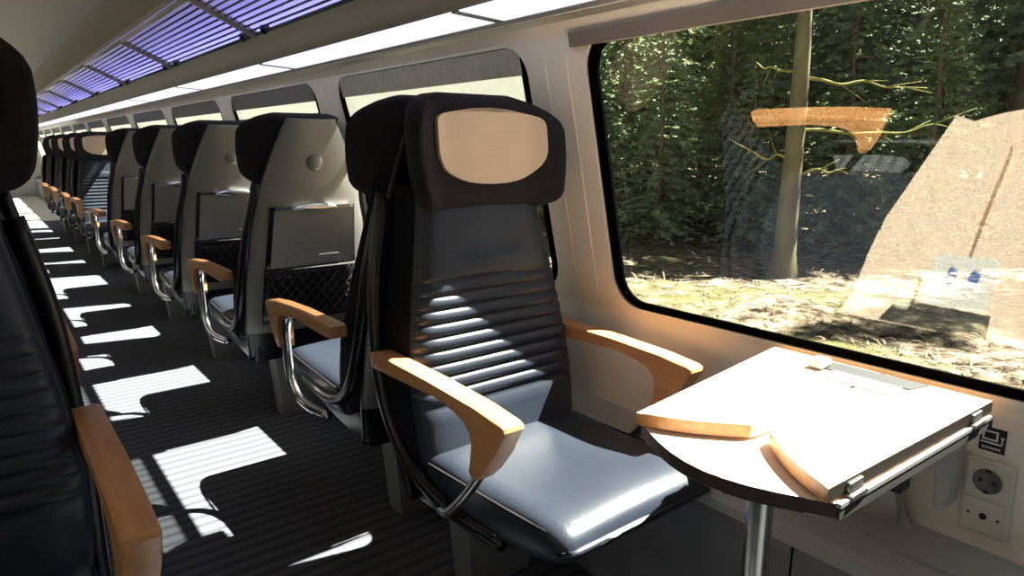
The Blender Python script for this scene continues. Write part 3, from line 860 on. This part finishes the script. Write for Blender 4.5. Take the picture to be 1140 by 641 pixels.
def bar(y0, y1, z0, z1): box(bm, .0012, .002, y0, y1, z0, z1)
bar(.350, .374, .653, .656); bar(.350, .374, .638, .641); bar(.350, .353, .638, .656); bar(.371, .374, .638, .656)
bar(.348, .376, .632, .635); bar(.3425, .3445, .634, .646); bar(.344, .348, .632, .634); bar(.341, .346, .645, .648)
for k in range(7): bar(.345 + k * .0042, .3475 + k * .0042, .622, .626)
onwall(bm); obj('laptop_sign', bm, M['pic_white'], stk, smooth=False)

# ------------------------------------------------------------------ outside
random.seed(7)
GZ = -.9
def gz(x, y):
    return GZ + .10 * math.sin(x * .55 + 1.1) * math.cos(y * .47) + .05 * math.sin(x * 1.7 + y * 1.3) + .03 * math.sin(3.1 * x - 2.3 * y) - .12 * max(0, 4 - x)
bm = bmesh.new(); NX, NY = 150, 170; X0g, X1g, Y0g, Y1g = 2.2, 75., -25., 90.
V = []
for i in range(NX + 1):
    t = i / NX; x = X0g + (X1g - X0g) * t ** 1.8
    row = []
    for j in range(NY + 1):
        y = Y0g + (Y1g - Y0g) * j / NY
        row.append(bm.verts.new((x, y, gz(x, y) + random.uniform(-.02, .03))))
    V.append(row)
for i in range(NX):
    for j in range(NY): bm.faces.new((V[i][j], V[i + 1][j], V[i + 1][j + 1], V[i][j + 1]))
obj('ground', bm, M['ground'], kind='structure')
bm = bmesh.new(); box(bm, -60, -2.2, -40, 60, -1.1, -1.0); obj('lawn_ground', bm, mat('meadow', (.16, .155, .13), .95, var=.25, scale=.8), kind='structure', smooth=False)

bm = bmesh.new(); prism(bm, [(-4.0, -1.05), (-60, -1.05), (-60, 18), (-14, 11), (-9, 7), (-5.5, 2.0)], 'y', -40, 60)  # unseen bank added on the left to cut sky light inside
obj('left_sky_blocker', bm, mat('sky_blocker_dark', (.035, .036, .032), .95, var=.4, scale=.9), kind='structure', smooth=False)
# fallen sticks and leaves: uncountable litter on the forest floor
bm = bmesh.new()
for k in range(2200):
    x = 4.5 + 16 * random.random() ** 1.5; y = x * random.uniform(.22, 1.15); a = random.uniform(0, PI); l = random.uniform(.05, .30) * random.random() + .04
    z = gz(x, y) + .03; d = Vector((math.cos(a), math.sin(a), random.uniform(-.1, .25))) * l
    p = Vector((x, y, z)); tube(bm, [p, p + d * .5 + Vector((0, 0, .02)), p + d], random.uniform(.004, .010), 3)
o = obj('fallen_twigs', bm, M['twig'], smooth=False, kind='stuff'); tag(o, 'dry twigs and leaf litter strewn over the sunny forest floor', 'twigs')

def crown_mesh(name, Ht, R, z0, nw, seed, droop=.25, dens=1.):
    rnd = random.Random(seed); bm = bmesh.new()
    for w in range(nw):
        q = w / nw; z = z0 + (Ht - z0) * q; r = R * (1 - q) ** .8 * rnd.uniform(.75, 1.1) + .15
        nb = int(6 + 3 * (1 - q))
        a0 = rnd.uniform(0, 6.28)
        for b in range(nb):
            a = a0 + 2 * PI * b / nb + rnd.uniform(-.25, .25); rr = r * rnd.uniform(.7, 1.15)
            dx, dy = math.cos(a), math.sin(a)
            n = max(4, int(rr * 9 * dens))
            for k in range(n):
                t = (k + rnd.random()) / n; t = .12 + .88 * t
                p = Vector((dx * rr * t, dy * rr * t, z + .12 * rr * t - droop * rr * t * t))
                for s in range(5):
                    L = rnd.uniform(.07, .20) * (1.15 - .4 * t) * (1 + rr * .12); aa = a + rnd.uniform(-1.3, 1.3)
                    e = Vector((math.cos(aa), math.sin(aa), rnd.uniform(-.75, .25))) * L
                    sd = Vector((-math.sin(aa), math.cos(aa), rnd.uniform(-.7, .7))) * L * rnd.uniform(.16, .30)
                    v = [bm.verts.new(p - sd * .4), bm.verts.new(p + e * .5 - sd), bm.verts.new(p + e), bm.verts.new(p + e * .5 + sd)]
                    bm.faces.new(v)
    me = bpy.data.meshes.new(name); bm.to_mesh(me); bm.free(); return me
def trunk_mesh(name, Ht, r, m, seed, branches=0):
    rnd = random.Random(seed); bm = bmesh.new()
    n = 12; pts = [Vector((.04 * math.sin(i * .7 + seed) * i / n, .04 * math.cos(i * .9 + seed) * i / n, -.25 + (Ht + .25) * i / n)) for i in range(n + 1)]
    pts.insert(1, Vector((0, 0, .0))); pts.insert(2, Vector((0, 0, .22)))
    rs = [r * 1.75, r * 1.45, r * 1.08] + [r * (1 - .75 * i / n) for i in range(1, n + 1)]
    tube(bm, pts, r, 14, rs)
    for b in range(branches):     # dead lower branches
        z = rnd.uniform(.8, Ht * .8); a = rnd.uniform(0, 6.28); l = rnd.uniform(.4, 1.3)
        p = Vector((0, 0, z)); d = Vector((math.cos(a), math.sin(a), rnd.uniform(-.25, .2)))
        tube(bm, smooth_path([p, p + d * l * .5 + Vector((0, 0, rnd.uniform(-.08, .08))), p + d * l], 3), .012, 4, [.016 * (1 - .8 * i / 6) + .003 for i in range(7)])
    me = bpy.data.meshes.new(name); bmesh.ops.recalc_face_normals(bm, faces=bm.faces); bm.to_mesh(me); bm.free()
    me.materials.append(m); me.polygons.foreach_set('use_smooth', [True] * len(me.polygons)); return me
kinds = []
for (nm, Ht, R, z0, nw, seed, nd, rt, bmat) in (('a', 13, 2.4, 1.6, 42, 1, 'needle_a', .16, 'bark'), ('b', 15, 2.6, 3.2, 42, 2, 'needle_b', .19, 'bark'), ('c', 11, 2.2, .7, 40, 3, 'needle_c', .13, 'bark'), ('d', 5.5, 1.5, .25, 26, 4, 'needle_a', .07, 'bark')):
    cm = crown_mesh('crown', Ht, R, z0, nw, seed); cm.materials.append(M[nd])
    kinds.append((trunk_mesh('trunk', Ht * .97, rt, M[bmat], seed, 10), cm))
def plant(kind, x, y, s, rz, label, group='forest trees beyond the window'):
    t = thing('conifer_tree', label, 'tree', (x, y, gz(x, y) - .05), rz, group); t.scale = (s, s, s)
    for nm, me in (('trunk', kinds[kind][0]), ('crown', kinds[kind][1])):
        o = bpy.data.objects.new(nm, me); C.objects.link(o); o.parent = t
    return t

def pix(u, v, z):
    d = right * (u - cxp) / f_px + up * (cyp - v) / f_px + fwd
    t = (z - H) / d.z; return d.x * t, d.y * t
# the two trunks one can single out
def big_trunk(u, v, r, Ht, label, branches):
    x, y = pix(u, v, GZ)
    t = thing('mossy_tree', label, 'tree', (x, y, gz(x, y) - .03), 0, None)
    o = bpy.data.objects.new('trunk', trunk_mesh('trunk', Ht, r, M['mossbark'], int(u))); C.objects.link(o); o.parent = t
    for (z, dv, l, m_) in branches:
        bm = bmesh.new(); d = Vector(dv).normalized()
        rnd = random.Random(int(z * 100)); pts = [Vector((0, 0, z)) + d * l * q / 6 + Vector((0, 0, rnd.uniform(-.07, .07) * (q > 0))) for q in range(7)]
        tube(bm, smooth_path(pts, 3), .03, 6, [.030 * (1 - .8 * i / 18) for i in range(19)])
        for q in (2, 3, 4, 5):
            p = pts[q]; e = d * .5 * l / 3 + Vector((rnd.uniform(-.2, .2), rnd.uniform(-.2, .2), rnd.uniform(-.35, .35)))
            tube(bm, [p, p + e * .5, p + e], .01, 5, [.012, .008, .003])
        obj('branch', bm, M['mossbranch'], t)
    return t
rgt = (right.x, right.y, .0)
bt = big_trunk(872, 303, .185, 7.5, 'mossy tree trunk with bare yellow branches nearest the table window', [(2.35, (rgt[0], rgt[1], .02), 2.6, 0), (3.15, (rgt[0], rgt[1], -.06), 2.0, 0), (1.9, (-rgt[0], -rgt[1], .1), .8, 0), (3.2, (-rgt[0], -rgt[1], .25), .7, 0), (1.75, (rgt[0], rgt[1], -.1), .9, 0)])
big_trunk(720, 224, .20, 9.0, 'thick straight trunk farther back near the left edge of the big window', [(3.0, (-rgt[0], -rgt[1], .2), 1.2, 0), (2.0, (rgt[0], rgt[1], .15), 1.0, 0)])

labs = {0: 'green conifer in the forest seen through the big window, crown starting above head height', 1: 'tall blue green conifer with a long bare trunk in the forest outside', 2: 'olive green conifer with branches down to the ground in the forest outside', 3: 'small young spruce under the tall conifers outside the window'}
rnd = random.Random(21); placed = [(bt.location.x, bt.location.y)]
def try_place(n, dmin, dmax, kset, amin, amax, sep, smin=.85, smax=1.2):
    c = 0; g = 0
    while c < n and g < 4000:
        g += 1
        d = math.sqrt(rnd.uniform(dmin ** 2, dmax ** 2)); a = math.radians(rnd.uniform(amin, amax))
        x, y = d * math.sin(a), d * math.cos(a)
        if x < 7.0: continue
        if any((x - p) ** 2 + (y - q) ** 2 < sep ** 2 for p, q in placed): continue
        placed.append((x, y)); k = rnd.choice(kset); s = rnd.uniform(smin, smax)
        # keep the sun's way to the carriage free
        plant(k, x, y, s, rnd.uniform(0, 6.28), labs[k]); c += 1
try_place(14, 17, 22, [0, 1, 1, 2], 34, 92, 2.5)
try_place(14, 15, 21, [3], 36, 80, 1.6, .6, 1.0)
try_place(40, 22, 34, [0, 1, 2, 0, 1], 12, 84, 2.6)
try_place(60, 34, 52, [0, 1, 2], 8, 84, 2.8, 1.1, 1.5)

# ------------------------------------------------------------------ light
sd = bpy.data.lights.new('sun', 'SUN'); sd.energy = 50; sd.angle = math.radians(.53); sd.color = (1, .95, .86)
so_ = bpy.data.objects.new('sun', sd); C.objects.link(so_)
SUN = Vector((-.73, .21, -1)).normalized()
so_.rotation_euler = SUN.to_track_quat('-Z', 'Y').to_euler()
w = bpy.data.worlds.new('world'); bpy.context.scene.world = w; w.use_nodes = True
nt = w.node_tree; bg = nt.nodes['Background']
sky = nt.nodes.new('ShaderNodeTexSky'); sky.sky_type = 'NISHITA'; sky.sun_disc = False
sky.sun_elevation = math.radians(57); sky.sun_rotation = math.radians(120); sky.air_density = 1.2; sky.dust_density = 2.
nt.links.new(sky.outputs[0], bg.inputs[0]); bg.inputs[1].default_value = .085

sc = bpy.context.scene
sc.view_settings.view_transform = 'Standard'; sc.view_settings.look = 'None'; sc.view_settings.gamma = 1; sc.view_settings.use_curve_mapping = False
sc.view_settings.exposure = 0.15
sc.cycles.max_bounces = 10; sc.cycles.transparent_max_bounces = 24; sc.cycles.use_denoising = True
sc.cycles.sample_clamp_indirect = 6
